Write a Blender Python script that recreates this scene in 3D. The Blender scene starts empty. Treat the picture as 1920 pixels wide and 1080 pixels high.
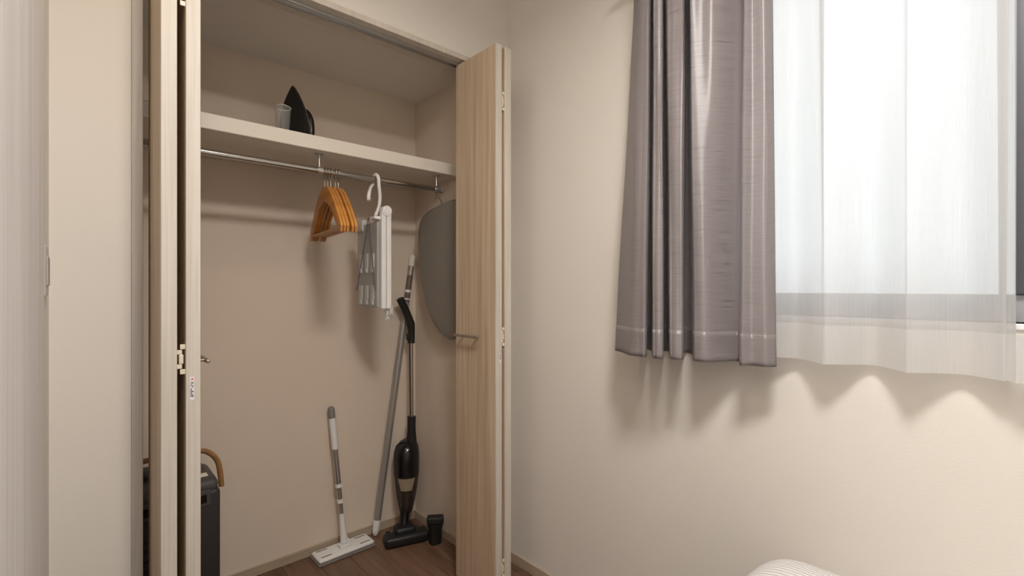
import bpy, bmesh, math, random
from mathutils import Vector, Matrix
random.seed(7)
S = bpy.context.scene
COL = S.collection
R = math.radians

# ------------------------------------------------------------------ camera
cd = bpy.data.cameras.new('camera'); cam = bpy.data.objects.new('camera', cd); COL.objects.link(cam)
cd.sensor_width = 36; cd.lens = 36 * 900 / 1920; cd.clip_start = 0.01
cam.location = (0, 0, 1.13)
cam.rotation_euler = (R(90), 0, R(-41.99))
S.camera = cam
S.view_settings.view_transform = 'Standard'; S.view_settings.look = 'None'
S.view_settings.gamma = 1; S.view_settings.use_curve_mapping = False
S.view_settings.exposure = 0.0

# ------------------------------------------------------------------ world (bright overcast sky)
w = bpy.data.worlds.new('overcast'); S.world = w; w.use_nodes = True
bg = w.node_tree.nodes['Background']; bg.inputs[0].default_value = (0.94, 0.97, 1.0, 1); bg.inputs[1].default_value = 1.75

# ------------------------------------------------------------------ room lamps (light only; the fixtures are built below)
def lamp(name, loc, power, size, color):
    l = bpy.data.lights.new(name, 'AREA'); l.shape = 'DISK'; l.size = size; l.energy = power; l.color = color; l.spread = R(168)
    o = bpy.data.objects.new(name, l); COL.objects.link(o); o.location = loc
    return o
LAMPS = [((0.34, 0.02, 2.355), 27.0, 0.36, (1.0, 0.96, 0.925)), ((0.16, 0.92, 2.355), 1.7, 0.16, (1.0, 0.80, 0.58))]
for p, e, s, c in LAMPS:
    lamp('ceiling_lamp_light', p, e, s, c)
pl = bpy.data.lights.new('window_portal', 'AREA'); pl.shape = 'RECTANGLE'; pl.size = 1.7; pl.size_y = 1.0
pl.cycles.is_portal = True
po = bpy.data.objects.new('window_portal', pl); COL.objects.link(po)
po.location = (1.50, -0.2, 1.54); po.rotation_euler = (0, R(90), 0)

# ------------------------------------------------------------------ materials
def mat(name, rgb, rough=0.6, metal=0.0, **kw):
    m = bpy.data.materials.new(name); m.use_nodes = True
    b = m.node_tree.nodes['Principled BSDF']
    b.inputs['Base Color'].default_value = (*rgb, 1); b.inputs['Roughness'].default_value = rough
    b.inputs['Metallic'].default_value = metal
    for k, v in kw.items():
        b.inputs[k.replace('_', ' ')].default_value = v
    return m
def nodes(m):
    t = m.node_tree
    return t, t.nodes, t.links, t.nodes['Principled BSDF']
def noise(m, scale, detail=3, stretch=(1, 1, 1), coord='Object', dist=0.0):
    t, n, l, b = nodes(m)
    tc = n.new('ShaderNodeTexCoord'); mp = n.new('ShaderNodeMapping'); nz = n.new('ShaderNodeTexNoise')
    mp.inputs['Scale'].default_value = stretch
    nz.inputs['Scale'].default_value = scale; nz.inputs['Detail'].default_value = detail
    nz.inputs['Distortion'].default_value = dist
    l.new(tc.outputs[coord], mp.inputs[0]); l.new(mp.outputs[0], nz.inputs['Vector'])
    return nz
def ramp(m, src, stops):
    t, n, l, b = nodes(m)
    r = n.new('ShaderNodeValToRGB'); e = r.color_ramp.elements
    while len(e) < len(stops): e.new(0.5)
    for k, (p, c) in enumerate(stops):
        e[k].position = p; e[k].color = (*c, 1)
    l.new(src, r.inputs[0])
    return r
def bump(m, src, strength, dist=0.002):
    t, n, l, b = nodes(m)
    bp = n.new('ShaderNodeBump'); bp.inputs['Strength'].default_value = strength; bp.inputs['Distance'].default_value = dist
    l.new(src, bp.inputs['Height']); l.new(bp.outputs[0], b.inputs['Normal'])
def wood(name, c1, c2, c3, rough=0.5, scale=9, stretch=(6, 6, 0.18), bmp=0.1):
    m = mat(name, c2, rough)
    t, n, l, b = nodes(m)
    nz = noise(m, scale, 5, stretch, dist=0.35)
    r = ramp(m, nz.outputs['Fac'], [(0.3, c1), (0.5, c2), (0.72, c3)])
    fine = noise(m, scale * 5, 3, (stretch[0], stretch[1], stretch[2] * 0.6))
    mx = n.new('ShaderNodeMix'); mx.data_type = 'RGBA'; mx.blend_type = 'MULTIPLY'; mx.inputs[0].default_value = 0.35
    r2 = ramp(m, fine.outputs['Fac'], [(0.35, (0.72, 0.70, 0.67)), (0.6, (1, 1, 1))])
    l.new(r.outputs[0], mx.inputs[6]); l.new(r2.outputs[0], mx.inputs[7])
    l.new(mx.outputs[2], b.inputs['Base Color'])
    bump(m, fine.outputs['Fac'], bmp)
    return m

M = {}
def wallpaper(name, c):
    m = mat(name, c, 0.85)
    t, n, l, b = nodes(m)
    nz = noise(m, 260, 3)
    big = noise(m, 3, 2)
    r = ramp(m, big.outputs['Fac'], [(0.3, tuple(v * 0.975 for v in c)), (0.7, c)])
    l.new(r.outputs[0], b.inputs['Base Color'])
    bump(m, nz.outputs['Fac'], 0.18, 0.0015)
    return m
M['wall'] = wallpaper('cream_wallpaper', (0.78, 0.735, 0.675))
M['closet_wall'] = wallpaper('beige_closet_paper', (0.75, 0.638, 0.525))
M['ceiling'] = wallpaper('ceiling_paper', (0.78, 0.75, 0.70))
M['door'] = wood('pale_oak_door', (0.46, 0.345, 0.23), (0.585, 0.455, 0.32), (0.69, 0.565, 0.42), 0.45, 7)
M['edge'] = wood('pale_door_edge', (0.60, 0.55, 0.475), (0.645, 0.595, 0.52), (0.69, 0.64, 0.565), 0.45, 7, bmp=0.04)
M['casing'] = wood('grey_oak_casing', (0.47, 0.435, 0.405), (0.55, 0.515, 0.48), (0.61, 0.575, 0.54), 0.45, 7)
M['leaf'] = wood('whitewashed_door', (0.58, 0.54, 0.52), (0.67, 0.635, 0.61), (0.73, 0.70, 0.685), 0.45, 5, (8, 8, 0.25))
M['base'] = wood('baseboard_oak', (0.42, 0.33, 0.235), (0.48, 0.385, 0.28), (0.54, 0.44, 0.33), 0.5, 6, (0.4, 0.4, 8))
M['shelf'] = mat('cream_shelf', (0.78, 0.72, 0.63), 0.5)
M['white'] = mat('white_plastic', (0.83, 0.82, 0.80), 0.4)
M['cream'] = mat('cream_hinge', (0.74, 0.66, 0.52), 0.4)
M['chrome'] = mat('brushed_steel', (0.50, 0.48, 0.45), 0.22, 1.0)
M['alu'] = mat('satin_aluminium', (0.56, 0.55, 0.53), 0.36, 0.9)
M['nickel'] = mat('satin_nickel', (0.34, 0.30, 0.24), 0.38, 0.8)
M['greypole'] = mat('grey_pole', (0.40, 0.38, 0.355), 0.38, 0.55)
M['black'] = mat('gloss_black', (0.008, 0.008, 0.009), 0.16)
M['matblack'] = mat('matt_black', (0.010, 0.010, 0.010), 0.5)
M['brownplastic'] = mat('smoked_dust_cup', (0.035, 0.024, 0.018), 0.12)
M['dust'] = mat('dust_cup_window', (0.30, 0.24, 0.17), 0.3)
M['grey'] = mat('grey_plastic', (0.22, 0.205, 0.19), 0.5)
M['print'] = mat('dark_print', (0.09, 0.08, 0.08), 0.7)
M['red'] = mat('red_print', (0.70, 0.05, 0.04), 0.6)
M['label'] = mat('label_paper', (0.82, 0.80, 0.83), 0.5)
M['tan_label'] = mat('brown_label', (0.15, 0.115, 0.09), 0.5)
M['heater'] = mat('charcoal_casing', (0.028, 0.025, 0.026), 0.5)
M['heater_top'] = mat('grey_top', (0.065, 0.06, 0.058), 0.5)
M['oakhandle'] = wood('bent_oak', (0.25, 0.12, 0.042), (0.31, 0.155, 0.058), (0.36, 0.19, 0.075), 0.45, 10, (1, 6, 6))
M['hanger'] = wood('orange_hanger_wood', (0.43, 0.17, 0.035), (0.55, 0.235, 0.05), (0.64, 0.30, 0.075), 0.3, 9, (6, 0.6, 3))
M['winframe'] = mat('grey_aluminium', (0.46, 0.46, 0.48), 0.45, 0.2)
M['darkframe'] = mat('dark_aluminium', (0.085, 0.085, 0.10), 0.45, 0.3)
M['sill'] = mat('white_sill', (0.85, 0.85, 0.85), 0.5)

def floor_mat():
    m = wood('walnut_plank', (0.13, 0.070, 0.042), (0.175, 0.100, 0.063), (0.225, 0.135, 0.088), 0.42, 6, (7, 0.35, 7), 0.08)
    t, n, l, b = nodes(m)
    old = b.inputs['Base Color'].links[0].from_socket
    oi = n.new('ShaderNodeObjectInfo'); mr = n.new('ShaderNodeMapRange')
    mr.inputs[3].default_value = 0.78; mr.inputs[4].default_value = 1.15
    hs = n.new('ShaderNodeHueSaturation')
    l.new(oi.outputs['Random'], mr.inputs[0]); l.new(mr.outputs[0], hs.inputs['Value'])
    l.new(old, hs.inputs['Color']); l.new(hs.outputs[0], b.inputs['Base Color'])
    return m
M['plank'] = floor_mat()
M['slab'] = mat('dark_subfloor', (0.05, 0.035, 0.025), 0.8)

def cloth_board():
    m = mat('taupe_board_cover', (0.25, 0.222, 0.19), 0.9)
    nz = noise(m, 500, 2); bump(m, nz.outputs['Fac'], 0.3, 0.001)
    return m
M['board'] = cloth_board()

def drape_mat():
    m = mat('mauve_grey_silk', (0.36, 0.31, 0.30), 0.36)
    t, n, l, b = nodes(m)
    tc = n.new('ShaderNodeTexCoord'); mp = n.new('ShaderNodeMapping')
    mp.inputs['Scale'].default_value = (1, 9, 330)
    l.new(tc.outputs['UV'], mp.inputs[0])
    mp.inputs['Scale'].default_value = (14, 330, 1)
    nz = n.new('ShaderNodeTexNoise'); nz.inputs['Scale'].default_value = 1.0; nz.inputs['Detail'].default_value = 4
    l.new(mp.outputs[0], nz.inputs['Vector'])
    r = ramp(m, nz.outputs['Fac'], [(0.26, (0.17, 0.145, 0.145)), (0.40, (0.345, 0.305, 0.305)), (0.6, (0.40, 0.355, 0.355)), (0.78, (0.46, 0.42, 0.42))])
    l.new(r.outputs[0], b.inputs['Base Color'])
    bump(m, nz.outputs['Fac'], 0.25, 0.001)
    b.inputs['Sheen Weight'].default_value = 0.2
    b.inputs['Specular IOR Level'].default_value = 0.9
    b.inputs['Anisotropic'].default_value = 0.85; b.inputs['Anisotropic Rotation'].default_value = 0.25
    tg = n.new('ShaderNodeTangent'); tg.direction_type = 'UV_MAP'; tg.uv_map = 'UVMap'
    l.new(tg.outputs[0], b.inputs['Tangent'])
    tr = n.new('ShaderNodeBsdfTranslucent'); tr.inputs[0].default_value = (0.66, 0.65, 0.67, 1)
    mx = n.new('ShaderNodeMixShader'); mx.inputs[0].default_value = 0.45
    out = n['Material Output']
    l.new(b.outputs[0], mx.inputs[1]); l.new(tr.outputs[0], mx.inputs[2]); l.new(mx.outputs[0], out.inputs[0])
    return m
M['drape'] = drape_mat()

def sheer_mat(name, open_, dif):
    m = mat(name, (0.9, 0.9, 0.9), 0.8)
    t, n, l, b = nodes(m)
    tc = n.new('ShaderNodeTexCoord'); mp = n.new('ShaderNodeMapping'); mp.inputs['Scale'].default_value = (420, 5, 1)
    l.new(tc.outputs['UV'], mp.inputs[0])
    nz = n.new('ShaderNodeTexNoise'); nz.inputs['Scale'].default_value = 1.0; nz.inputs['Detail'].default_value = 2
    l.new(mp.outputs[0], nz.inputs['Vector'])
    d = n.new('ShaderNodeBsdfDiffuse'); d.inputs[0].default_value = (dif, dif, dif, 1)
    tl = n.new('ShaderNodeBsdfTranslucent'); tl.inputs[0].default_value = (0.78, 0.78, 0.78, 1)
    tp = n.new('ShaderNodeBsdfTransparent')
    m1 = n.new('ShaderNodeMixShader'); m1.inputs[0].default_value = 0.62
    l.new(d.outputs[0], m1.inputs[1]); l.new(tl.outputs[0], m1.inputs[2])
    mr = n.new('ShaderNodeMapRange'); mr.inputs[1].default_value = 0.3; mr.inputs[2].default_value = 0.7
    mr.inputs[3].default_value = open_ - 0.035; mr.inputs[4].default_value = open_ + 0.035
    l.new(nz.outputs['Fac'], mr.inputs[0])
    m2 = n.new('ShaderNodeMixShader'); l.new(mr.outputs[0], m2.inputs[0])
    l.new(m1.outputs[0], m2.inputs[1]); l.new(tp.outputs[0], m2.inputs[2])
    l.new(m2.outputs[0], n['Material Output'].inputs[0])
    return m
M['sheer'] = sheer_mat('white_sheer', 0.17, 0.78)
M['sheer_hem'] = sheer_mat('white_sheer_hem', 0.10, 0.92)

def glass_mat(name, tint, gloss=0.06):
    m = mat(name, tint, 0.1)
    t, n, l, b = nodes(m)
    tp = n.new('ShaderNodeBsdfTransparent'); tp.inputs[0].default_value = (*tint, 1)
    g = n.new('ShaderNodeBsdfGlossy'); g.inputs['Roughness'].default_value = 0.03
    fr = n.new('ShaderNodeLayerWeight'); fr.inputs[0].default_value = 0.25
    mx = n.new('ShaderNodeMixShader')
    l.new(fr.outputs['Fresnel'], mx.inputs[0]); l.new(tp.outputs[0], mx.inputs[1]); l.new(g.outputs[0], mx.inputs[2])
    l.new(mx.outputs[0], n['Material Output'].inputs[0])
    return m
M['glass'] = glass_mat('window_glass', (0.96, 0.98, 0.98))

def frosted(name, rgb, k):
    m = mat(name, rgb, 0.35)
    t, n, l, b = nodes(m)
    tp = n.new('ShaderNodeBsdfTransparent'); mx = n.new('ShaderNodeMixShader'); mx.inputs[0].default_value = k
    l.new(b.outputs[0], mx.inputs[1]); l.new(tp.outputs[0], mx.inputs[2]); l.new(mx.outputs[0], n['Material Output'].inputs[0])
    return m
M['clear'] = frosted('milky_clear_plastic', (0.5, 0.5, 0.47), 0.84)
M['frost'] = frosted('frosted_plastic', (0.52, 0.52, 0.50), 0.3)
M['clip'] = frosted('clear_clip', (0.75, 0.74, 0.71), 0.35)

def pillow_mat():
    m = mat('white_ribbed_cotton', (0.66, 0.64, 0.62), 0.9)
    t, n, l, b = nodes(m)
    tc = n.new('ShaderNodeTexCoord'); wv = n.new('ShaderNodeTexWave'); wv.bands_direction = 'X'
    wv.inputs['Scale'].default_value = 26; wv.inputs['Distortion'].default_value = 0.4
    l.new(tc.outputs['Object'], wv.inputs['Vector']); bump(m, wv.outputs['Fac'], 0.7, 0.004)
    return m
M['pillow'] = pillow_mat()
M['linen'] = mat('white_linen', (0.78, 0.76, 0.74), 0.9)
M['bedwood'] = wood('bed_oak', (0.40, 0.29, 0.19), (0.48, 0.36, 0.25), (0.54, 0.42, 0.30), 0.5, 6, (0.4, 4, 4))
def emis(name, rgb, k):
    m = mat(name, (0.9, 0.9, 0.9), 0.5)
    b = m.node_tree.nodes['Principled BSDF']
    b.inputs['Emission Color'].default_value = (*rgb, 1); b.inputs['Emission Strength'].default_value = k
    return m
M['lampglow'] = emis('lamp_diffuser', (1, 0.86, 0.7), 4)

# ------------------------------------------------------------------ mesh helpers
def new(): return bmesh.new()
def box(bm, x0, x1, y0, y1, z0, z1, bev=0.0, rot=None, seg=2):
    g = bmesh.ops.create_cube(bm, size=1)
    vs = g['verts']
    c = Vector(((x0 + x1) / 2, (y0 + y1) / 2, (z0 + z1) / 2))
    for v in vs:
        v.co = Vector((v.co.x * (x1 - x0), v.co.y * (y1 - y0), v.co.z * (z1 - z0)))
    if bev:
        es = list({e for v in vs for e in v.link_edges})
        r = bmesh.ops.bevel(bm, geom=es, offset=bev, segments=seg, affect='EDGES', profile=0.5)
        vs = list({v for f in r['faces'] for v in f.verts} | {v for v in vs if v.is_valid})
    for v in vs:
        if rot is not None: v.co = rot @ v.co
        v.co += c
    return vs
def frames(pts):
    P = [Vector(p) for p in pts]; out = []; up = None
    for i, p in enumerate(P):
        a = P[max(i - 1, 0)]; b = P[min(i + 1, len(P) - 1)]
        t = (b - a).normalized()
        if up is None:
            up = Vector((0, 0, 1)) if abs(t.z) < 0.9 else Vector((1, 0, 0))
        u = (up - t * up.dot(t)).normalized(); up = u
        out.append((p, t, u, t.cross(u)))
    return out
def tube(bm, pts, r, n=12, caps=True, ry=None):
    """tube along pts; r one radius or one per point; ry gives a flattened section"""
    F = frames(pts); rr = r if isinstance(r, (list, tuple)) else [r] * len(F)
    rings = []
    for (p, t, u, s), a in zip(F, rr):
        b = a if ry is None else ry
        rings.append([bm.verts.new(p + u * (a * math.cos(2 * math.pi * k / n)) + s * (b * math.sin(2 * math.pi * k / n))) for k in range(n)])
    for A, B in zip(rings, rings[1:]):
        for k in range(n):
            bm.faces.new((A[k], A[(k + 1) % n], B[(k + 1) % n], B[k]))
    if caps:
        bm.faces.new(list(reversed(rings[0]))); bm.faces.new(rings[-1])
def loft(bm, secs, n=20, p=2.0):
    """secs: (cx, cy, z, rx, ry) horizontal super-ellipse rings"""
    rings = []
    for cx, cy, z, rx, ry in secs:
        ring = []
        for k in range(n):
            a = 2 * math.pi * k / n; c, s = math.cos(a), math.sin(a)
            ring.append(bm.verts.new((cx + rx * math.copysign(abs(c) ** (2 / p), c), cy + ry * math.copysign(abs(s) ** (2 / p), s), z)))
        rings.append(ring)
    for A, B in zip(rings, rings[1:]):
        for k in range(n):
            bm.faces.new((A[k], A[(k + 1) % n], B[(k + 1) % n], B[k]))
    bm.faces.new(list(reversed(rings[0]))); bm.faces.new(rings[-1])
def prism(bm, pts, vec, bev=0.0):
    """closed planar outline pts (3D) extruded by vec"""
    vec = Vector(vec)
    A = [bm.verts.new(Vector(p)) for p in pts]; B = [bm.verts.new(Vector(p) + vec) for p in pts]
    n = len(A)
    fs = [bm.faces.new(A), bm.faces.new(list(reversed(B)))]
    for k in range(n):
        fs.append(bm.faces.new((A[(k + 1) % n], A[k], B[k], B[(k + 1) % n])))
    if bev:
        es = list({e for f in fs[:2] for e in f.edges})
        bmesh.ops.bevel(bm, geom=es, offset=bev, segments=2, affect='EDGES', profile=0.5)
def crm(pts, per):
    """Catmull-Rom through pts (tuples)"""
    out = []; n = len(pts)
    P = [Vector(p) for p in pts]
    for i in range(n - 1):
        a = P[max(i - 1, 0)]; b = P[i]; c = P[i + 1]; d = P[min(i + 2, n - 1)]
        for k in range(per):
            t = k / per
            out.append(0.5 * ((2 * b) + (c - a) * t + (2 * a - 5 * b + 4 * c - d) * t * t + (3 * b - a - 3 * c + d) * t ** 3))
    out.append(P[-1]); return out
def obj(name, bm, m, parent=None, smooth=False, loc=None):
    bmesh.ops.recalc_face_normals(bm, faces=bm.faces)
    me = bpy.data.meshes.new(name); bm.to_mesh(me); bm.free()
    if m is not None: me.materials.append(M[m] if isinstance(m, str) else m)
    if smooth:
        for p in me.polygons: p.use_smooth = True
        try: me.set_sharp_from_angle(angle=R(38))
        except Exception: pass
    o = bpy.data.objects.new(name, me); COL.objects.link(o)
    if parent is not None:
        o.parent = parent; o.matrix_parent_inverse = Matrix.Translation(-Vector(parent.location))
    return o
def thing(name, label, cat, loc=(0, 0, 0), group=None):
    o = bpy.data.objects.new(name, None); COL.objects.link(o); o.location = loc; o.empty_display_size = 0.05
    o['label'] = label; o['category'] = cat
    if group: o['group'] = group
    return o
def struct(name, bm, m, parent=None, smooth=False):
    o = obj(name, bm, m, parent, smooth)
    if parent is None: o['kind'] = 'structure'
    return o

# ------------------------------------------------------------------ room shell
XL, XR = -0.052, 1.33          # left wall, window wall
YF, YB, YR = 1.50, 2.08, -1.70  # closet wall (room side), closet back wall, wall behind the camera
CX0, CX1 = 0.02, 1.23          # closet inside
ZC = 2.40
bm = new(); box(bm, -0.2, 1.5, -1.85, 2.2, -0.14, -0.012)
fl = struct('floor', bm, 'slab')
# planks run towards the closet
pw = 0.118; x = -0.10; i = 0
while x < 1.42:
    y = -1.72 - (i * 0.37) % 0.9
    while y < 2.09:
        y0, y1 = max(y, -1.72), min(y + 0.9, 2.095)
        x0, x1 = max(x, -0.06), min(x + pw, 1.335)
        if y1 - y0 > 0.02 and x1 - x0 > 0.01:
            b = new(); box(b, x0 + 0.0007, x1 - 0.0007, y0 + 0.0007, y1 - 0.0007, -0.012, 0.0, 0.0009, seg=1)
            obj('plank', b, 'plank', fl)
        y += 0.9
    x += pw; i += 1
bm = new(); box(bm, -0.2, 1.5, -1.85, YF + 0.12, ZC, ZC + 0.1); struct('ceiling', bm, 'ceiling')
bm = new(); box(bm, CX0 - 0.05, CX1 + 0.05, YF + 0.10, YB + 0.05, 2.037, 2.13); struct('ceiling_closet', bm, 'wall')
# left wall with the room door opening
DY0, DY1, DZ = 0.30, 1.150, 2.02
bm = new()
box(bm, XL - 0.12, XL, DY1, YF, 0, ZC); box(bm, XL - 0.12, XL, YR, DY0, 0, ZC); box(bm, XL - 0.12, XL, DY0, DY1, DZ, ZC)
struct('wall_left', bm, 'wall')
bm = new(); box(bm, -0.2, 1.5, YR - 0.1, YR, 0, ZC); struct('wall_rear', bm, 'wall')
# closet front wall
OX0, OX1, OZ = 0.116, 1.165, 2.003   # clear opening
bm = new()
box(bm, XL - 0.12, OX0 - 0.022, YF, YF + 0.10, 0, ZC); box(bm, OX1 + 0.022, XR + 0.15, YF, YF + 0.10, 0, ZC)
box(bm, OX0 - 0.022, OX1 + 0.022, YF, YF + 0.10, OZ + 0.02, ZC)
struct('wall_front', bm, 'wall')
bm = new(); box(bm, CX0 - 0.05, CX1 + 0.1, YB, YB + 0.1, 0, 2.13); struct('wall_closet_back', bm, 'closet_wall')
bm = new(); box(bm, CX1, CX1 + 0.05, YF + 0.10, YB, 0, 2.13); struct('wall_closet_right', bm, 'closet_wall')
bm = new(); box(bm, CX0 - 0.05, CX0, YF + 0.10, YB, 0, 2.13); struct('wall_closet_left', bm, 'closet_wall')
# window wall with opening
WY0, WY1, WZ0, WZ1 = -1.02, 0.56, 1.062, 2.02
bm = new()
box(bm, XR, XR + 0.14, WY1, YF, 0, ZC); box(bm, XR, XR + 0.14, YR, WY0, 0, ZC)
box(bm, XR, XR + 0.14, WY0, WY1, 0, WZ0); box(bm, XR, XR + 0.14, WY0, WY1, WZ1, ZC)
struct('wall_right', bm, 'wall')

# baseboards
bm = new(); box(bm, CX0, CX1, YB - 0.009, YB, 0, 0.038, 0.0015); struct('baseboard_closet_back', bm, 'base')
bm = new(); box(bm, CX1 - 0.009, CX1, YF + 0.10, YB - 0.009, 0, 0.038, 0.0015); struct('baseboard_closet_right', bm, 'base')
bm = new(); box(bm, XR - 0.009, XR, YR, YF, 0, 0.042, 0.0015); struct('baseboard_right', bm, 'base')
bm = new(); box(bm, XL, OX0 - 0.024, YF - 0.009, YF, 0, 0.042, 0.0015); struct('baseboard_front', bm, 'base')

# closet frame (casing + jambs) and the door track
tr = bpy.data.objects.new('trim_closet_frame', None); COL.objects.link(tr); tr['kind'] = 'structure'
bm = new(); box(bm, OX0 - 0.022, OX0, YF - 0.010, YF + 0.105, 0, OZ + 0.02, 0.0015); obj('jamb', bm, 'casing', tr)
bm = new(); box(bm, OX1, OX1 + 0.022, YF - 0.010, YF + 0.105, 0, OZ + 0.02, 0.0015); obj('jamb', bm, 'edge', tr)
bm = new(); box(bm, OX0, OX1, YF - 0.010, YF + 0.105, OZ, OZ + 0.02, 0.0015); obj('head_jamb', bm, 'edge', tr)
bm = new()
box(bm, OX0 + 0.004, OX1 - 0.004, YF + 0.020, YF + 0.025, OZ - 0.010, OZ)
box(bm, OX0 + 0.004, OX1 - 0.004, YF + 0.047, YF + 0.052, OZ - 0.010, OZ)
box(bm, OX0 + 0.004, OX1 - 0.004, YF + 0.025, YF + 0.047, OZ - 0.003, OZ)
obj('track', bm, 'alu', tr)

# room door standing in the left wall
dr = bpy.data.objects.new('door_1', None); COL.objects.link(dr); dr['kind'] = 'structure'
bm = new(); box(bm, XL - 0.030, XL + 0.007, DY0 + 0.003, DY1 - 0.003, 0.006, DZ - 0.004, 0.003); obj('door_leaf', bm, 'leaf', dr)

# light switch on the left wall by the closet
sw = thing('light_switch', 'cream light switch plate seen edge-on beside the whitewashed door', 'light switch', (XL, 1.32, 1.16))
bm = new(); box(bm, XL, XL + 0.004, 1.265, 1.383, 1.115, 1.212, 0.002); obj('switch_plate', bm, 'casing', sw)
for k in range(2):
    bm = new(); box(bm, XL + 0.004, XL + 0.006, 1.276 + k * 0.050, 1.322 + k * 0.050, 1.135, 1.192, 0.0015); obj('rocker', bm, 'grey' if k == 1 else 'casing', sw)

# ------------------------------------------------------------------ window
wn = bpy.data.objects.new('window_1', None); COL.objects.link(wn); wn['kind'] = 'structure'
FX0, FX1 = 1.385, 1.43
bm = new()
box(bm, FX0, FX1, WY0, WY1, WZ0, WZ0 + 0.055, 0.002); obj('bottom_rail', bm, 'winframe', wn)
bm = new(); box(bm, FX0, FX1, WY0, WY1, WZ1 - 0.05, WZ1, 0.002); obj('top_rail', bm, 'winframe', wn)
for ya, yb in ((WY1 - 0.03, WY1), (WY0, WY0 + 0.05)):
    bm = new(); box(bm, FX0, FX1, ya, yb, WZ0 + 0.055, WZ1 - 0.05, 0.002); obj('stile', bm, 'winframe', wn)
bm = new(); box(bm, FX0 - 0.012, FX1, -0.055, 0.040, WZ0 + 0.055, WZ1 - 0.05, 0.002); obj('meeting_stile', bm, 'darkframe', wn)
for ya, yb in ((WY0 + 0.05, -0.055), (0.040, WY1 - 0.03)):
    bm = new(); box(bm, FX0 + 0.018, FX0 + 0.023, ya, yb, WZ0 + 0.055, WZ1 - 0.05); obj('pane', bm, 'glass', wn)
bm = new(); box(bm, XR - 0.006, FX0, WY0 - 0.01, WY1 + 0.01, WZ0 - 0.012, WZ0, 0.002); obj('sill', bm, 'sill', wn)

# ------------------------------------------------------------------ shelf and hanging rail
SH0, SZ0, SZ1 = 1.70, 1.613, 1.662
bm = new(); box(bm, CX0, CX1, SH0, YB, SZ0, SZ1, 0.003)
o = obj('closet_shelf', bm, 'shelf'); o['label'] = 'thick cream closet shelf holding the black iron'; o['category'] = 'shelf'
RY, RZ = 1.747, 1.553
rl = thing('hanging_rail', 'round steel hanging rail slung on brackets below the closet shelf', 'clothes rail', (0.63, RY, RZ))
bm = new(); tube(bm, [(CX0, RY, RZ), (1.150, RY, RZ)], 0.0105, 20); obj('rod', bm, 'chrome', rl, True)
for bx in (0.640, 1.136):
    bm = new()
    tube(bm, [(bx, RY, RZ), (bx, RY, SZ0)], 0.0045, 10)
    tube(bm, [(bx, RY, SZ0 - 0.004), (bx, RY, SZ0)], 0.016, 16)
    tube(bm, [(bx - 0.009, RY, RZ), (bx + 0.009, RY, RZ)], 0.0145, 18)
    obj('bracket', bm, 'alu', rl, True)
bm = new(); tube(bm, [(1.150, RY, RZ), (1.162, RY, RZ)], [0.0135, 0.0135], 18); obj('end_cap', bm, 'grey', rl, True)

# ------------------------------------------------------------------ bifold doors
def hinge(name, x0, x1, z, parent, yf):
    """interlocking knuckle hinge across the gap x0..x1 on the door edges at y = yf"""
    h = 0.033; xm = (x0 + x1) / 2
    bm = new()
    box(bm, xm - (x1 - x0) * 0.33, xm + (x1 - x0) * 0.33, yf + 0.001, yf + 0.008, z - 0.011, z + 0.011, 0.0025)
    for s in (1, -1):
        box(bm, x0 - 0.001, xm + 0.0018, yf + 0.002, yf + 0.006, z + s * 0.016 - 0.005, z + s * 0.016 + 0.005, 0.001)
        box(bm, xm - 0.0022, x1 + 0.001, yf + 0.002, yf + 0.006, z + s * 0.028 - 0.0055, z + s * 0.028 + 0.0055, 0.001)
    obj(name, bm, 'cream', parent)
def panel_mesh(bm, x0, x1, y0, y1):
    box(bm, x0, x1, y0, y1, 0.012, 1.994, 0.004)
def bifold(label, xa, xb, xc, xd, guide_left, hz):
    """pivot and guide panels xa..xb and xc..xd, folded out into the room"""
    YA = 1.292
    t = thing('bifold_door', label, 'closet door', ((xa + xd) / 2, 1.41, 0.012))
    bm = new(); panel_mesh(bm, xa, xb, YA, 1.535); p1 = obj('panel', bm, 'door', t)
    bm = new(); panel_mesh(bm, xc, xd, YA, 1.535); p2 = obj('panel', bm, 'door', t)
    for xs in ((xa, xb), (xc, xd)):      # lighter edge banding on the narrow front edge
        bm = new(); box(bm, xs[0] + 0.0012, xs[1] - 0.0012, YA - 0.0014, YA + 0.002, 0.014, 1.992, 0.001)
        e = obj('edge_band', bm, 'edge', p1 if xs[0] == xa else p2)
        e['label'] = 'smooth pale edge strip'
    g = p1 if guide_left else p2
    for z in hz: hinge('hinge', xb, xc, z, g, YA)
    # bar handle on the guide panel's room face
    s = -1 if guide_left else 1
    fx = xa if guide_left else xd
    bm = new()
    hx = fx + s * 0.026
    box(bm, hx - 0.0045, hx + 0.0045, 1.362, 1.508, 0.947, 0.956, 0.0025)
    for y in (1.392, 1.478):
        box(bm, min(fx, hx), max(fx, hx), y - 0.004, y + 0.004, 0.948, 0.955, 0.0015)
    h = obj('handle', bm, 'nickel', g); h['label'] = 'slim metal bar handle'
    return t, p1, p2
bl, bl1, bl2 = bifold('folded pale wood bifold door at the left of the closet', 0.130, 0.1615, 0.1755, 0.206, False, (0.970, 1.797, 0.128))
brt, br1, br2 = bifold('folded pale wood bifold door at the right of the closet, broad face showing', 1.086, 1.115, 1.128, 1.158, True, (0.956, 1.797, 0.128))
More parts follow.
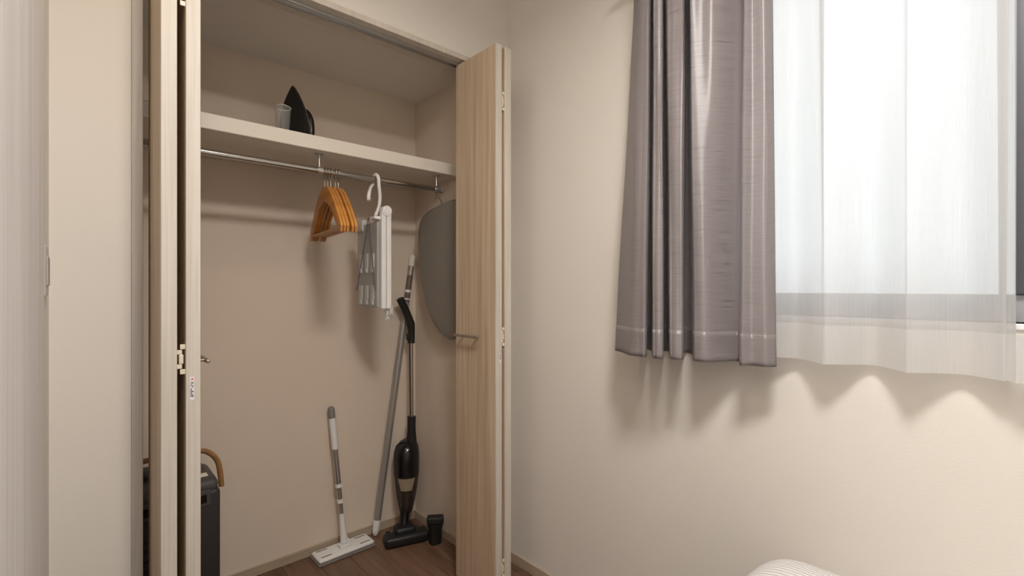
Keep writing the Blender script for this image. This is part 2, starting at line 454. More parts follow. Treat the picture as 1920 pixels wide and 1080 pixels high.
# warning stickers with tiny print on the door edges
def sticker(parent, x0, x1, z0, z1, tri):
    y = 1.292 - 0.0014
    bm = new(); box(bm, x0, x1, y - 0.0006, y + 0.0002, z0, z1); s = obj('sticker', bm, 'label', parent)
    s['label'] = 'small white warning sticker'
    wd = x1 - x0
    if tri:
        bm = new(); a = wd * 0.32; cx = (x0 + x1) / 2; cz = z1 - wd * 0.55
        prism(bm, [(cx - a, y - 0.0006, cz - a * 0.8), (cx + a, y - 0.0006, cz - a * 0.8), (cx, y - 0.0006, cz + a)], (0, -0.0004, 0))
        obj('warning_triangle', bm, 'red', s)
    bm = new(); rr = random.Random(3)
    top = z1 - wd * (1.3 if tri else 0.4)
    for col in (0.30, 0.66):
        z = top - rr.random() * 0.004
        while z > z0 + 0.006:
            hgt = 0.0012 + rr.random() * 0.0016; ww = wd * (0.10 + rr.random() * 0.10)
            if rr.random() < 0.75:
                cx = x0 + wd * col
                box(bm, cx - ww, cx + ww, y - 0.0009, y - 0.0006, z - hgt, z)
            z -= hgt + 0.0012
    obj('printing', bm, 'print', s)
sticker(bl2, 0.1845, 0.1925, 0.877, 0.929, True)
sticker(br1, 1.103, 1.110, 0.868, 0.915, False)

# ------------------------------------------------------------------ iron and cup on the shelf
ir = thing('clothes_iron', 'black clothes iron standing on its heel on the closet shelf', 'iron', (0.60, 1.87, SZ1))
# local frame: n = soleplate outward normal, a = across, up = nose
n_ = Vector((-0.88, -0.475, 0)); a_ = Vector((0.475, -0.88, 0)); C0 = Vector((0.583, 1.865, SZ1)); up_ = Vector((0, 0, 1))
def ip(a, h, d): return C0 + a_ * a + up_ * h - n_ * d
half = [(0.0, 0.218), (0.008, 0.210), (0.022, 0.188), (0.040, 0.155), (0.055, 0.118), (0.059, 0.085), (0.058, 0.040), (0.052, 0.012)]
out = [ip(a, h, 0) for a, h in half] + [ip(-a, h, 0) for a, h in reversed(half[1:])]
bm = new(); prism(bm, out, -n_ * 0.012, 0.002); s = obj('soleplate', bm, 'matblack', ir); s['label'] = 'dark pointed soleplate'
bm = new(); rings = []
for d, k, top, btm in ((0.012, 0.96, 0.210, 0.006), (0.030, 0.90, 0.195, 0.0), (0.055, 0.70, 0.160, 0.0), (0.068, 0.45, 0.120, 0.0)):
    sc = (top - btm) / 0.203
    hh = [(a * k, btm + (h - 0.012) * sc) for a, h in half]
    ring = [ip(a, h, d) for a, h in hh] + [ip(-a, h, d) for a, h in reversed(hh[1:])]
    rings.append([bm.verts.new(v) for v in ring])
for A, B in zip(rings, rings[1:]):
    for k in range(len(A)): bm.faces.new((A[k], A[(k + 1) % len(A)], B[(k + 1) % len(A)], B[k]))
bm.faces.new(rings[0]); bm.faces.new(list(reversed(rings[-1])))
obj('body', bm, 'black', ir, True)
bm = new()
tube(bm, crm([ip(0, 0.140, 0.055), ip(0, 0.140, 0.075), ip(0, 0.122, 0.092), ip(0, 0.085, 0.098), ip(0, 0.035, 0.094), ip(0, 0.012, 0.076), ip(0, 0.012, 0.055)], 5), 0.0125, 12)
obj('handle', bm, 'black', ir, True)
bm = new(); tube(bm, [ip(0, 0.112, 0.060), ip(0, 0.112, 0.074)], 0.013, 16); tube(bm, [ip(0, 0.112, 0.074), ip(0, 0.112, 0.078)], [0.010, 0.010], 16)
obj('dial', bm, 'grey', ir, True)
bm = new(); tube(bm, crm([ip(0.0, 0.014, 0.100), ip(0.03, 0.008, 0.115), ip(0.04, 0.0055, 0.150), ip(0.0, 0.0055, 0.165), ip(-0.05, 0.0055, 0.140)], 5), 0.004, 8)
obj('cord', bm, 'matblack', ir, True)

cu = thing('measuring_cup', 'small clear plastic measuring cup in front of the black iron', 'cup', (0.525, 1.785, SZ1))
bm = new(); rings = []
cx, cy = 0.528, 1.785
def cupring(r, z, spout=0.0):
    ring = []
    for k in range(24):
        a = 2 * math.pi * k / 24
        q = 1.0 + spout * max(0, math.cos(a - R(250))) ** 10
        ring.append(bm.verts.new((cx + r * q * math.cos(a), cy + r * q * math.sin(a), z)))
    return ring
prof = [(0.019, SZ1), (0.0265, SZ1 + 0.098, 0.30), (0.0252, SZ1 + 0.098, 0.30), (0.0178, SZ1 + 0.003)]
rings = [cupring(*p) for p in prof]
for A, B in zip(rings, rings[1:]):
    for k in range(24): bm.faces.new((A[k], A[(k + 1) % 24], B[(k + 1) % 24], B[k]))
bm.faces.new(list(reversed(rings[0]))); bm.faces.new(rings[-1])
obj('cup_wall', bm, 'clear', cu, True)
bm = new(); rings = []
rings = [cupring(0.0272, SZ1 + 0.0975, 0.30), cupring(0.0272, SZ1 + 0.100, 0.30), cupring(0.0248, SZ1 + 0.100, 0.30), cupring(0.0248, SZ1 + 0.0975, 0.30)]
rings.append(rings[0])
for A, B in zip(rings, rings[1:]):
    for k in range(24): bm.faces.new((A[k], A[(k + 1) % 24], B[(k + 1) % 24], B[k]))
obj('rim', bm, 'clip', cu, True)

# ------------------------------------------------------------------ wooden coat hangers
def hanger_parts(t):
    # local: u along y, origin at the hook's crown resting on the rail (centre of rod at z=0)
    top = [(-0.212, -0.218), (-0.203, -0.200), (-0.170, -0.166), (-0.120, -0.119), (-0.075, -0.082), (-0.045, -0.063), (-0.022, -0.057)]
    top = top + [(-u, z) for u, z in reversed(top)]
    low = [(0.206, -0.237), (0.190, -0.236), (0.155, -0.203), (0.105, -0.158), (0.055, -0.122), (0.0, -0.108)]
    low = low + [(-u, z) for u, z in reversed(low[:-1])]
    bm = new(); prism(bm, [(-0.0045, u, z) for u, z in top + low], (0.009, 0, 0), 0.0022); obj('hanger_body', bm, 'hanger', t, True)
    bm = new(); tube(bm, [(0, -0.188, -0.220), (0, 0.188, -0.220)], 0.0042, 10); obj('trouser_bar', bm, 'hanger', t, True)
    pts = [(0, 0.0, -0.060), (0, 0.0, -0.040), (0, 0.006, -0.028), (0, 0.0135, -0.014)]
    for k in range(11):
        a = R(-30 + k * 22)
        pts.append((0, 0.0145 * math.cos(a), 0.0145 * math.sin(a) - 0.0005))
    bm = new(); tube(bm, pts, 0.0018, 8); h = obj('hook', bm, 'chrome', t, True); h['label'] = 'bent wire hook'
hl = ['wooden coat hanger with orange varnish, nearest to the rail bracket and leftmost of five', 'wooden coat hanger with orange varnish, second from the rail bracket',
      'wooden coat hanger with orange varnish, middle of the five on the rail', 'wooden coat hanger with orange varnish, fourth from the rail bracket',
      'wooden coat hanger with orange varnish, nearest to the white laundry hanger']
proto = thing('coat_hanger', hl[0], 'coat hanger', (0, 0, 0), 'wooden coat hangers on the rail')
hanger_parts(proto)
for i, (hx, a) in enumerate(((0.6600, -6.5), (0.6705, -6.5), (0.6815, -6.5), (0.6980, -6.5), (0.7095, -6.5))):
    if i == 0: o = proto
    else:
        o = proto.copy(); COL.objects.link(o); o['label'] = hl[i]
        for ch in proto.children:
            c = ch.copy(); COL.objects.link(c); c.parent = o
    o.location = (hx, RY, RZ); o.rotation_euler = (0, 0, R(a))

# ------------------------------------------------------------------ white folding laundry hanger
lh = thing('laundry_hanger', 'white folding laundry hanger with pegs hanging from the rail', 'laundry hanger', (0.86, RY, RZ))
hx = 0.857
bm = new()
pts = crm([(hx, RY + 0.019, RZ - 0.012), (hx, RY + 0.0185, RZ + 0.006), (hx, RY, RZ + 0.0190), (hx + 0.002, RY - 0.0185, RZ + 0.004), (hx + 0.004, RY - 0.020, RZ - 0.03), (hx + 0.010, RY - 0.016, RZ - 0.065),
           (hx + 0.009, RY - 0.010, RZ - 0.105), (hx - 0.002, RY - 0.004, RZ - 0.140)], 5)
tube(bm, pts, 0.0068, 10); obj('hook', bm, 'white', lh, True)
bm = new(); tube(bm, crm([(hx - 0.001, RY + 0.014, RZ - 0.012), (hx - 0.010, RY + 0.022, RZ - 0.030), (hx - 0.016, RY + 0.026, RZ - 0.060), (hx - 0.020, RY + 0.018, RZ - 0.082)], 5), [0.006] * 8 + [0.0075] * 8, 8)
obj('hook_catch', bm, 'white', lh, True)
bm = new()
for k in range(3):      # swivel link
    z = RZ - 0.146 - k * 0.010
    tube(bm, [(hx - 0.002 + 0.006 * math.cos(R(q)), RY - 0.004 + (0.006 * math.sin(R(q)) if k % 2 else 0), z + (0 if k % 2 else 0.006 * math.sin(R(q)))) for q in range(0, 361, 30)], 0.0018, 6)
obj('swivel', bm, 'white', lh, True)
# two slabs seen end on, pivot disc on top
BX, BY, BZ0, BZ1 = 0.880, 1.700, 1.050, 1.430
for s in (-1, 1):
    bm = new(); xa = BX + (0.0012 if s > 0 else -0.0205); box(bm, xa, xa + 0.0193, BY, BY + 0.020, BZ0, BZ1, 0.003); obj('folding_arm', bm, 'white', lh)
bm = new(); tube(bm, [(BX, BY - 0.004, BZ1 - 0.002), (BX, BY + 0.020, BZ1 - 0.002)], 0.0195, 28); tube(bm, [(BX, BY - 0.006, BZ1 - 0.002), (BX, BY - 0.004, BZ1 - 0.002)], 0.013, 20)
obj('pivot_disc', bm, 'white', lh, True)
bm = new()
for z in (BZ1 - 0.03,):
    box(bm, hx - 0.022, BX - 0.014, BY + 0.010, RY + 0.004, z - 0.006, z + 0.006, 0.002)
    box(bm, hx - 0.008, hx + 0.004, RY - 0.010, RY + 0.002, z - 0.006, RZ - 0.166, 0.002)
obj('bridge', bm, 'white', lh)
# side plate of frosted plastic (runs back from the arms) made of folded peg rows
PX = 0.846
bm = new(); box(bm, PX, PX + 0.012, BY + 0.012, BY + 0.190, 1.055, 1.385, 0.004); s = obj('frosted_plate', bm, 'frost', lh); s['label'] = 'grey translucent plastic plate'
bm = new(); box(bm, PX + 0.016, PX + 0.028, BY + 0.020, BY + 0.185, 1.062, 1.370, 0.004); obj('frosted_plate', bm, 'frost', lh)
for j in range(2):
    for k in range(3):
        y = BY + 0.032 + k * 0.052; z = 1.085 + j * 0.125
        bm = new(); box(bm, PX - 0.006, PX, y, y + 0.024, z, z + 0.055, 0.002); box(bm, PX - 0.008, PX, y + 0.004, y + 0.020, z - 0.020, z, 0.002)
        obj('peg', bm, 'clip', lh)
bm = new()
box(bm, PX - 0.006, PX + 0.02, BY + 0.13, BY + 0.19, 1.355, 1.405, 0.008); obj('end_clip', bm, 'clip', lh)
for ya, yb in ((0.075, 0.178), (0.068, 0.015)):
    bm = new(); tube(bm, [(PX - 0.007, BY + ya, 1.405), (PX - 0.007, BY + (ya * 0.8 + yb * 0.2), 1.33), (PX - 0.007, BY + yb, 1.120)], 0.0017, 6)
    wv = obj('wire', bm, 'print', lh, True); wv['label'] = 'thin dark wire'
for k, (dx, dz, dy) in enumerate(((0.022, 0.0, 0.0), (0.014, -0.020, 0.012))):
    bm = new(); box(bm, BX + dx - 0.008, BX + dx + 0.004, BY + dy, BY + dy + 0.020, BZ0 - 0.022 + dz, BZ0 + 0.014 + dz, 0.002)
    box(bm, BX + dx - 0.012, BX + dx + 0.009, BY + dy + 0.004, BY + dy + 0.014, BZ0 - 0.026 + dz, BZ0 - 0.018 + dz, 0.002)
    c = obj('hanging_peg', bm, 'clip', lh); c['label'] = 'clear plastic peg'

# ------------------------------------------------------------------ ironing board on the rail end
ib = thing('ironing_board', 'taupe fabric ironing board hanging from the rail end in the corner', 'ironing board', (1.17, RY, RZ))
axt = Vector((1.768, 1.494)); axb = Vector((1.692, 0.910)); ax = (axb - axt); L = ax.length; ax.normalize(); sd = Vector((-ax.y, ax.x))
if sd.x < 0: sd = -sd
hw = [(0.0, 0.0), (0.002, 0.06), (0.006, 0.105), (0.020, 0.150), (0.045, 0.180), (0.085, 0.197), (0.140, 0.203), (0.200, 0.206), (0.260, 0.204), (0.320, 0.196),
      (0.380, 0.182), (0.430, 0.166), (0.480, 0.142), (0.520, 0.114), (0.555, 0.078), (0.575, 0.046), (0.586, 0.018), (L, 0.0)]
oy = [axt + ax * a + sd * b for a, b in hw] + [axt + ax * a - sd * b for a, b in reversed(hw[1:-1])]
oy = [(max(v.x, 1.545), v.y) for v in oy]
bm = new(); prism(bm, [(1.170, v[0], v[1]) for v in oy], (0.022, 0, 0), 0.007); obj('padded_cover', bm, 'board', ib, True)
bm = new()
loop = [(1.1715, y, z) for y, z in oy] + [(1.1715, *oy[0])]
tube(bm, loop, 0.0018, 6, False); obj('piping', bm, 'board', ib, True)
bm = new()
for k in (-0.09, 0.09):
    pA = axt + ax * 0.09 + sd * k; pB = axt + ax * 0.48 + sd * k * 0.5
    tube(bm, [(1.199, pA.x, pA.y), (1.199, pB.x, pB.y)], 0.006, 8)
obj('folded_legs', bm, 'alu', ib, True)
bm = new()
yt = axt.x - 0.004
pts = [(1.178, yt, 1.490), (1.176, yt, 1.515), (1.168, RY + 0.012, 1.530), (1.145, RY + 0.016, 1.543)]
pts = [(1.178, yt, 1.488), (1.170, yt, 1.512), (1.146, RY + 0.014, 1.535)]
for k in range(8):
    a = R(-20 + k * 27); pts.append((1.146, RY + 0.0155 * math.cos(a), RZ + 0.0155 * math.sin(a)))
tube(bm, pts, 0.0020, 8); obj('hook', bm, 'chrome', ib, True)

# ------------------------------------------------------------------ flat floor wiper
wp = thing('floor_wiper', 'short white flat floor wiper leaning on the closet back wall', 'mop', (0.84, 2.01, 0))
bm = new(); rz = Matrix.Rotation(R(1), 3, 'Z')
box(bm, 0.715, 0.962, 1.958, 2.058, 0.0, 0.010, 0.004, rz); s = obj('cleaning_pad', bm, 'grey', wp); s['label'] = 'grey pad under the head'
bm = new(); box(bm, 0.718, 0.959, 1.961, 2.055, 0.010, 0.026, 0.008, rz, 3); hd = obj('head', bm, 'white', wp, True)
for cxx in (0.755, 0.922):
    for cyy in (1.980, 2.036):
        bm = new(); box(bm, cxx - 0.022, cxx + 0.022, cyy - 0.0035, cyy + 0.0035, 0.0255, 0.0268, 0.0004); sl = obj('pad_slot', bm, 'grey', hd)
A = Vector((0.842, 2.006, 0.026)); B = Vector((0.801, 2.052, 0.618))
def wpt(z): return A + (B - A) * ((z - A.z) / (B.z - A.z))
bm = new(); box(bm, 0.818, 0.866, 1.990, 2.022, 0.026, 0.040, 0.004); tube(bm, [(0.826, 2.006, 0.045), (0.858, 2.006, 0.045)], 0.011, 14)
obj('swivel_joint', bm, 'white', wp, True)
bm = new(); tube(bm, [wpt(0.044), wpt(0.075), wpt(0.165)], [0.0165, 0.014, 0.0095], 16); obj('neck', bm, 'white', wp, True)
for za, zb, r in ((0.165, 0.218, 0.0088), (0.218, 0.284, 0.0100), (0.284, 0.440, 0.0112)):
    bm = new(); tube(bm, [wpt(za), wpt(zb)], r, 16); s = obj('pole_section', bm, 'alu', wp, True)
for z, r in ((0.218, 0.0135), (0.284, 0.0145)):
    bm = new(); tube(bm, [wpt(z - 0.007), wpt(z + 0.007)], r, 16); obj('collar', bm, 'white', wp, True)
bm = new(); tube(bm, [wpt(0.440), wpt(0.450), wpt(0.560), wpt(0.572)], [0.0135, 0.0142, 0.0142, 0.0135], 16); obj('grip', bm, 'white', wp, True)
bm = new(); tube(bm, [wpt(0.572), wpt(0.610), wpt(0.620)], [0.0142, 0.0142, 0.009], 16); s = obj('end_cap', bm, 'grey', wp, True); s['label'] = 'grey end cap with hanging hole'

# ------------------------------------------------------------------ long grey pole in the corner
ps = thing('extension_pole', 'long grey telescopic pole leaning into the closet corner', 'pole', (1.0, 2.043, 0))
A2 = Vector((1.000, 2.043, 0.004)); B2 = Vector((1.203, 2.055, 1.300))
def pp(t): return A2 + (B2 - A2) * t
bm = new(); tube(bm, [pp(0.045), pp(0.80)], 0.0158, 20); obj('lower_tube', bm, 'greypole', ps, True)
bm = new(); tube(bm, [pp(0.80), pp(0.955)], 0.0132, 20); obj('upper_tube', bm, 'greypole', ps, True)
bm = new(); tube(bm, [pp(0.0), pp(0.008), pp(0.020), pp(0.052)], [0.009, 0.0145, 0.0165, 0.0170], 20); s = obj('end_cap', bm, 'white', ps, True); s['label'] = 'white rubber end cap'
bm = new(); tube(bm, [pp(0.950), pp(0.985), pp(0.992)], [0.0150, 0.0150, 0.010], 20); s = obj('end_cap', bm, 'shelf', ps, True); s['label'] = 'cream end cap'
bm = new(); tube(bm, [pp(0.815), pp(0.915)], 0.0136, 20); s = obj('label_wrap', bm, 'tan_label', ps, True); s['label'] = 'brown label wrapped round the tube'
for ta, tb, m_ in ((0.797, 0.802, 'label'), (0.825, 0.830, 'label'), (0.852, 0.862, 'label')):
    bm = new(); tube(bm, [pp(ta), pp(tb)], 0.0139, 20); obj('label_band', bm, m_, ps, True)

# ------------------------------------------------------------------ stick vacuum
vc = thing('stick_vacuum', 'black upright stick vacuum cleaner standing in the closet corner', 'vacuum cleaner', (1.10, 1.93, 0))
rz = Matrix.Rotation(R(-17), 3, 'Z')
bm = new()
box(bm, 0.978, 1.172, 1.858, 1.932, 0.006, 0.048, 0.014, rz, 3); box(bm, 1.035, 1.125, 1.885, 1.955, 0.030, 0.070, 0.014, rz, 3)
obj('floor_head', bm, 'matblack', vc, True)
for s in (-1, 1):
    bm = new(); c = Vector((1.080, 1.930, 0.018)) + rz @ Vector((s * 0.062, 0.030, 0)); d = rz @ Vector((0.008, 0, 0))
    tube(bm, [c - d, c + d], 0.018, 18); obj('wheel', bm, 'matblack', vc, True)
bm = new(); tube(bm, [(1.085, 1.935, 0.050), (1.096, 1.948, 0.085), (1.108, 1.958, 0.135)], [0.024, 0.022, 0.027], 16); obj('neck', bm, 'black', vc, True)
# body: lower smoked dust cup + upper motor housing
bm = new()
loft(bm, [(1.108, 1.958, 0.105, 0.022, 0.024), (1.110, 1.960, 0.120, 0.032, 0.034), (1.113, 1.963, 0.165, 0.041, 0.043), (1.118, 1.968, 0.225, 0.051, 0.052), (1.120, 1.971, 0.275, 0.0565, 0.056)], 26)
obj('dust_cup', bm, 'brownplastic', vc, True)
bm = new()
loft(bm, [(1.120, 1.971, 0.275, 0.0572, 0.057), (1.122, 1.975, 0.335, 0.0590, 0.058), (1.124, 1.978, 0.375, 0.0575, 0.056), (1.128, 1.981, 0.400, 0.051, 0.050), (1.137, 1.985, 0.418, 0.037, 0.038), (1.148, 1.988, 0.426, 0.026, 0.028)], 26)
obj('motor_housing', bm, 'black', vc, True)
bm = new()          # trapezoid clear window in the dust cup, following its front
nU, nV = 8, 5; g = []
va = math.atan2(-0.86, -0.50)
for j in range(nV):
    t = j / (nV - 1); z = 0.215 + 0.055 * t; rr_ = 0.0500 + 0.0070 * t + 0.0012; cx_ = 1.1172 + 0.003 * t; cy_ = 1.9672 + 0.004 * t
    hw_ = 0.50 + 0.20 * t
    g.append([bm.verts.new((cx_ + rr_ * math.cos(va + hw_ * (2 * i / (nU - 1) - 1)), cy_ + rr_ * math.sin(va + hw_ * (2 * i / (nU - 1) - 1)), z)) for i in range(nU)])
for j in range(nV - 1):
    for i in range(nU - 1): bm.faces.new((g[j][i], g[j][i + 1], g[j + 1][i + 1], g[j + 1][i]))
s = obj('dust_window', bm, 'dust', vc, True); s['label'] = 'beige see-through dust window'
bm = new(); tube(bm, [(1.142, 1.972, 0.300), (1.146, 1.973, 0.400), (1.148, 1.975, 0.470), (1.149, 1.976, 0.532)], [0.030, 0.026, 0.019, 0.0195], 16); obj('wand_socket', bm, 'matblack', vc, True)
bm = new(); tube(bm, [(1.149, 1.976, 0.530), (1.160, 2.000, 0.885)], 0.0092, 16); obj('wand_tube', bm, 'chrome', vc, True)
bm = new(); tube(bm, [(1.140, 1.972, 0.530), (1.150, 1.996, 0.885)], 0.0022, 8); obj('wand_seam', bm, 'black', vc, True)
bm = new()
tube(bm, crm([(1.160, 1.999, 0.870), (1.162, 2.000, 0.905), (1.161, 2.000, 0.945), (1.152, 2.001, 0.980), (1.132, 2.001, 1.025), (1.110, 2.001, 1.066), (1.101, 2.001, 1.083)], 5),
     [0.017, 0.017, 0.0165, 0.0165, 0.016, 0.016, 0.016, 0.016, 0.016, 0.0165, 0.017, 0.0185, 0.0195, 0.019, 0.0185] + [0.0175] * 14 + [0.0175, 0.011], 14)
obj('handle_grip', bm, 'matblack', vc, True)
bm = new(); box(bm, 1.138, 1.152, 1.985, 2.010, 0.885, 0.915, 0.004); obj('power_switch', bm, 'matblack', vc)

nz_ = thing('vacuum_nozzle', 'small black spare vacuum nozzle standing on the closet floor beside the vacuum head', 'vacuum nozzle', (1.16, 1.83, 0))
bm = new(); rz2 = Matrix.Rotation(R(-35), 3, 'Z')
loft(bm, [(1.172, 1.812, 0.0, 0.026, 0.024), (1.172, 1.812, 0.060, 0.026, 0.024), (1.174, 1.814, 0.085, 0.036, 0.026)], 20, 3.5); obj('collar', bm, 'matblack', nz_, True)
bm = new(); box(bm, 1.137, 1.211, 1.794, 1.834, 0.083, 0.118, 0.008, rz2); obj('brush_mouth', bm, 'matblack', nz_)

# ------------------------------------------------------------------ dehumidifier with a bent wood handle
dh = thing('dehumidifier', 'charcoal dehumidifier with a bent wooden carry handle behind the left closet door', 'dehumidifier', (0.19, 1.80, 0))
HX0, HX1, HY0, HY1, HT = 0.050, 0.326, 1.715, 1.915, 0.540
bm = new(); box(bm, HX0, HX1, HY0, HY1, 0.006, HT - 0.03, 0.014, None, 3); obj('casing', bm, 'heater', dh, True)
bm = new(); box(bm, HX0 + 0.004, HX1 - 0.004, HY0 + 0.003, HY1 - 0.004, HT - 0.045, HT, 0.018, None, 3); tp_ = obj('top_panel', bm, 'heater_top', dh, True)
bm = new(); box(bm, 0.190, 0.300, HY0 + 0.045, HY0 + 0.075, HT - 0.002, HT + 0.003, 0.0024); s = obj('air_slot', bm, 'shelf', tp_); s['label'] = 'pale slot trim'
bm = new(); box(bm, HX0 + 0.02, HX1 - 0.03, HY1 - 0.075, HY1 - 0.01, HT, HT + 0.026, 0.010); obj('air_outlet', bm, 'heater_top', dh, True)
bm = new(); box(bm, 0.130, 0.298, HY0 - 0.003, HY0 + 0.004, HT - 0.075, HT - 0.028, 0.002); dp = obj('display_bezel', bm, 'heater_top', dh)
bm = new(); box(bm, 0.134, 0.288, HY0 - 0.0045, HY0, HT - 0.065, HT - 0.040, 0.001); obj('display', bm, 'black', dp)
for k in range(12):
    z = 0.40 - k * 0.028
    bm = new(); box(bm, HX0 + 0.02, 0.165, HY0 - 0.002, HY0 + 0.003, z, z + 0.010, 0.0008); obj('grille_slat', bm, 'matblack', dh)
hy = HY0 + 0.070
pts = crm([(HX1 + 0.011, hy - 0.02, HT - 0.045), (HX1 + 0.009, hy - 0.012, HT - 0.005), (HX1 + 0.002, hy - 0.004, HT + 0.035), (HX1 - 0.022, hy, HT + 0.066), (HX1 - 0.060, hy, HT + 0.076),
           (HX0 + 0.060, hy, HT + 0.076), (HX0 + 0.022, hy, HT + 0.066), (HX0 - 0.002, hy - 0.004, HT + 0.035), (HX0 - 0.009, hy - 0.012, HT - 0.005), (HX0 - 0.011, hy - 0.02, HT - 0.045)], 6)
bm = new(); tube(bm, pts, 0.008, 12, True, 0.013); s = obj('carry_handle', bm, 'oakhandle', dh, True); s['label'] = 'bent wood handle'

# ------------------------------------------------------------------ curtains
def cloth(name, top, bot, z0, z1, m, parent, per=6, nz=24, wig=None, thick=0.0, zofs=0.0):
    """top/bot: matching plan polylines (x, y); z0 bottom, z1 top"""
    T = crm([(a, b, 0) for a, b in top], per); B = crm([(a, b, 0) for a, b in bot], per)
    bm = new(); uv = bm.loops.layers.uv.new('UVMap'); g = []
    s = [0.0]
    for a, b in zip(B, B[1:]): s.append(s[-1] + (b - a).length)
    for j in range(nz + 1):
        t = j / nz; z = z0 + (z1 - z0) * t; row = []
        for i, (a, b) in enumerate(zip(T, B)):
            tt = min(1.0, max(0.0, (z - zofs) / (ZT - zofs)))
            p = b.lerp(a, tt)
            if wig: p = p + Vector(wig(i / (len(T) - 1), z))
            row.append(bm.verts.new((p.x, p.y, z)))
        g.append(row)
    for j in range(nz):
        for i in range(len(T) - 1):
            f = bm.faces.new((g[j][i], g[j][i + 1], g[j + 1][i + 1], g[j + 1][i]))
            for lp, (ii, jj) in zip(f.loops, ((i, j), (i + 1, j), (i + 1, j + 1), (i, j + 1))):
                lp[uv].uv = (s[ii], z0 + (z1 - z0) * jj / nz)
    o = obj(name, bm, m, parent, True)
    if thick:
        md = o.modifiers.new('thickness', 'SOLIDIFY'); md.thickness = thick; md.offset = 0
    return o
ZT = 1.99
DT = [(1.285, 0.858), (1.245, 0.824), (1.205, 0.792), (1.192, 0.778), (1.188, 0.758), (1.197, 0.747), (1.285, 0.798), (1.285, 0.794), (1.197, 0.736), (1.188, 0.723), (1.19, 0.712), (1.203, 0.712), (1.297, 0.766), (1.297, 0.759), (1.203, 0.699), (1.19, 0.682), (1.192, 0.658), (1.207, 0.649), (1.31, 0.703), (1.31, 0.691), (1.206, 0.632), (1.194, 0.618), (1.196, 0.594), (1.222, 0.567), (1.273, 0.521), (1.225, 0.498), (1.238, 0.484), (1.238, 0.459), (1.26, 0.448)]
DB = [(1.213, 0.878), (1.195, 0.84), (1.168, 0.801), (1.156, 0.784), (1.155, 0.759), (1.168, 0.742), (1.29, 0.816), (1.29, 0.801), (1.168, 0.722), (1.157, 0.707), (1.159, 0.694), (1.178, 0.695), (1.302, 0.767), (1.302, 0.751), (1.192, 0.683), (1.18, 0.668), (1.181, 0.652), (1.2, 0.65), (1.313, 0.708), (1.313, 0.683), (1.205, 0.621), (1.19, 0.604), (1.196, 0.583), (1.226, 0.565), (1.272, 0.534), (1.205, 0.501), (1.222, 0.483), (1.228, 0.45), (1.25, 0.435)]
cu1 = thing('curtain', 'mauve-grey pleated silk curtain gathered at the left of the window', 'curtain', (1.22, 0.66, 0.94))
def wig(u, z):
    k = max(0.0, (z - 1.3) / 0.7)
    b = 0.010 * k * math.sin((u - 0.72) * 75) if 0.72 < u < 0.86 else 0.0
    return (-b + 0.0015 * math.sin(z * 9 + u * 40), 0.0, 0)
cloth('curtain_panel', DT, DB, 0.940, 2.087, 'drape', cu1, 5, 60, wig, 0.0012, 0.94)
cloth('hem', DT, DB, 0.9395, 1.018, 'drape', cu1, 5, 6, wig, 0.0018, 0.94)
def tail(L, k): (xa, ya), (xb, yb) = L[-2], L[-1]; return [(xa + (xb - xa) * t, ya + (yb - ya) * t) for t in (k, (1 + k) / 2, 1.0)]
cloth('side_hem', tail(DT, 0.15), tail(DB, 0.15), 0.940, 2.087, 'drape', cu1, 3, 30, None, 0.0026, 0.94)
ST = [(1.287, 0.472), (1.285, 0.444), (1.295, 0.409), (1.282, 0.358), (1.28, 0.342), (1.3, 0.361), (1.296, 0.331), (1.29, 0.249), (1.3, 0.205), (1.283, 0.183), (1.292, 0.12), (1.286, 0.071), (1.276, 0.043), (1.302, 0.063), (1.29, 0.048), (1.274, 0.034)]
SB = [(1.285, 0.471), (1.285, 0.444), (1.303, 0.403), (1.254, 0.343), (1.245, 0.335), (1.25, 0.33), (1.268, 0.308), (1.312, 0.256), (1.256, 0.192), (1.25, 0.185), (1.303, 0.118), (1.287, 0.075), (1.268, 0.049), (1.29, 0.058), (1.28, 0.046), (1.265, 0.036)]
sc1 = thing('sheer_curtain', 'white sheer curtain hanging beside the mauve-grey curtain', 'sheer curtain', (1.28, 0.3, 0.958))
cloth('sheer_panel', ST, SB, 1.045, 2.087, 'sheer', sc1, 6, 20, None, 0, 0.958)
cloth('hem', ST, SB, 0.958, 1.045, 'sheer_hem', sc1, 6, 4, None, 0, 0.958)
SB2 = [(1.255, 0.036), (1.275, 0.0), (1.30, -0.05), (1.25, -0.12), (1.30, -0.20), (1.25, -0.30), (1.30, -0.42), (1.25, -0.55), (1.30, -0.68), (1.26, -0.80), (1.30, -0.95)]
ST2 = [(1.29, 0.024), (1.295, 0.0), (1.30, -0.05), (1.28, -0.12), (1.30, -0.20), (1.28, -0.30), (1.30, -0.42), (1.28, -0.55), (1.30, -0.68), (1.28, -0.80), (1.30, -0.95)]
sc2 = thing('sheer_curtain', 'white sheer curtain at the far right edge, past the dark window stile', 'sheer curtain', (1.28, -0.4, 0.958))
def wig2(u, z):
    k = max(0, 1 - u * 8)
    return (0, -0.012 * k * math.sin(min(1, max(0, (z - 1.05) / 0.85)) * math.pi) - (0.010 * k if z > 1.04 else 0), 0)
cloth('sheer_panel', ST2, SB2, 1.045, 2.087, 'sheer', sc2, 6, 20, wig2, 0, 0.958)
cloth('hem', ST2, SB2, 0.958, 1.045, 'sheer_hem', sc2, 6, 4, None, 0, 0.958)
cr = thing('curtain_rail', 'white double curtain rail above the window', 'curtain rail', (1.25, -0.1, 2.09))
for xx in (1.225, 1.290):
    bm = new(); box(bm, xx - 0.010, xx + 0.010, -1.10, 0.88, 2.088, 2.108, 0.003); obj('rail', bm, 'white', cr)
for yy in (-1.0, -0.1, 0.80):
    bm = new(); box(bm, 1.21, XR, yy - 0.012, yy + 0.012, 2.108, 2.116, 0.002); obj('bracket', bm, 'white', cr)

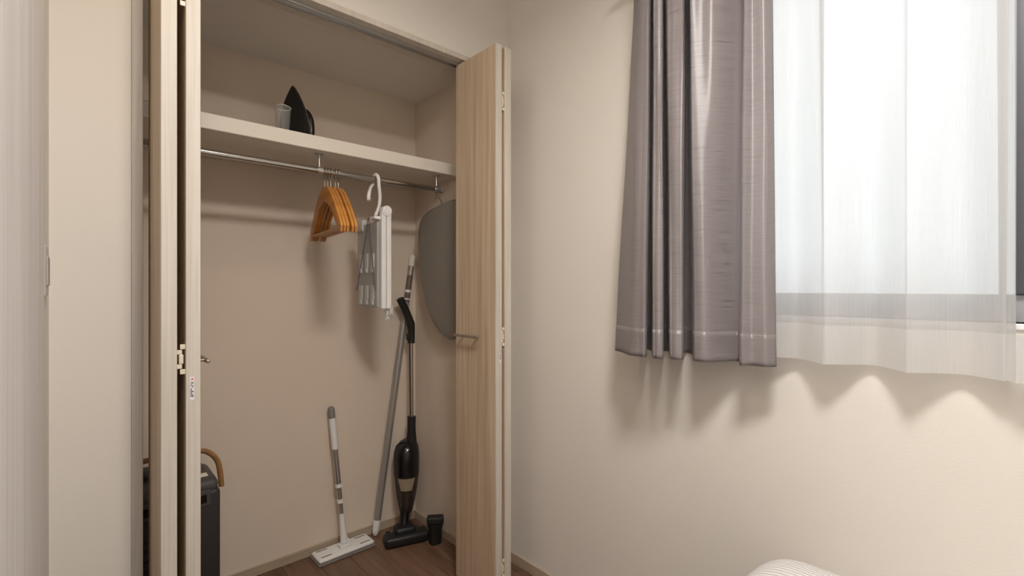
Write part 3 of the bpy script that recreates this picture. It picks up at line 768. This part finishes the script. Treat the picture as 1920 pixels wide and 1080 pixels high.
# ------------------------------------------------------------------ bed and pillow by the window
bd = thing('bed', 'low wooden bed with white linen below the window', 'bed', (0.85, -0.4, 0))
bm = new(); box(bm, 0.42, 1.30, -1.55, 0.42, 0.12, 0.26, 0.008); obj('frame', bm, 'bedwood', bd)
for xx in (0.47, 1.25):
    for yy in (-1.48, 0.36):
        bm = new(); box(bm, xx - 0.03, xx + 0.03, yy - 0.03, yy + 0.03, 0, 0.12, 0.004); obj('leg', bm, 'bedwood', bd)
bm = new(); box(bm, 0.43, 1.29, -1.54, 0.41, 0.26, 0.420, 0.035, None, 4); obj('mattress', bm, 'linen', bd, True)
def pillow(cx, cy, cz, rx, ry, rz_, ang):
    bm = new(); N, Mv = 64, 90
    g = []
    for j in range(Mv + 1):
        v = -math.pi / 2 + math.pi * j / Mv; row = []
        for i in range(N):
            u = 2 * math.pi * i / N
            e = 0.55
            sg = lambda t, q: math.copysign(abs(t) ** q, t)
            x_ = rx * sg(math.cos(v), 0.75) * sg(math.cos(u), e); y_ = ry * sg(math.cos(v), 0.75) * sg(math.sin(u), e); z_ = rz_ * sg(math.sin(v), 0.9)
            row.append((x_, y_, z_))
        g.append(row)
    rot = Matrix.Rotation(ang, 3, 'Z')
    V = []
    for row in g:
        vr = []
        for x_, y_, z_ in row:
            k = 1.0
            p = rot @ Vector((x_, y_, z_ * k))
            vr.append(bm.verts.new((cx + p.x, cy + p.y, cz + p.z)))
        V.append(vr)
    for a, b in zip(V, V[1:]):
        for i in range(N):
            bm.faces.new((a[i], a[(i + 1) % N], b[(i + 1) % N], b[i]))
    bmesh.ops.remove_doubles(bm, verts=bm.verts, dist=0.0002)
    o = obj('pillow', bm, 'pillow', None, True)
    return o
p = pillow(0.955, 0.290, 0.503, 0.205, 0.128, 0.082, R(0))
p['label'] = 'white ribbed cotton pillow on the bed under the window'; p['category'] = 'pillow'

# ------------------------------------------------------------------ ceiling lamps
for i, (q, e, s, c) in enumerate(LAMPS):
    t = thing('ceiling_lamp', ['round ceiling lamp in the middle of the room', 'small round ceiling lamp in front of the closet'][i], 'lamp', (q[0], q[1], ZC))
    bm = new(); tube(bm, [(q[0], q[1], ZC), (q[0], q[1], ZC - 0.028)], s / 2 + 0.015, 32); obj('housing', bm, 'white', t, True)
    bm = new(); tube(bm, [(q[0], q[1], ZC - 0.028), (q[0], q[1], ZC - 0.036)], [s / 2 + 0.005, s / 2], 32); obj('diffuser', bm, 'lampglow', t, True)
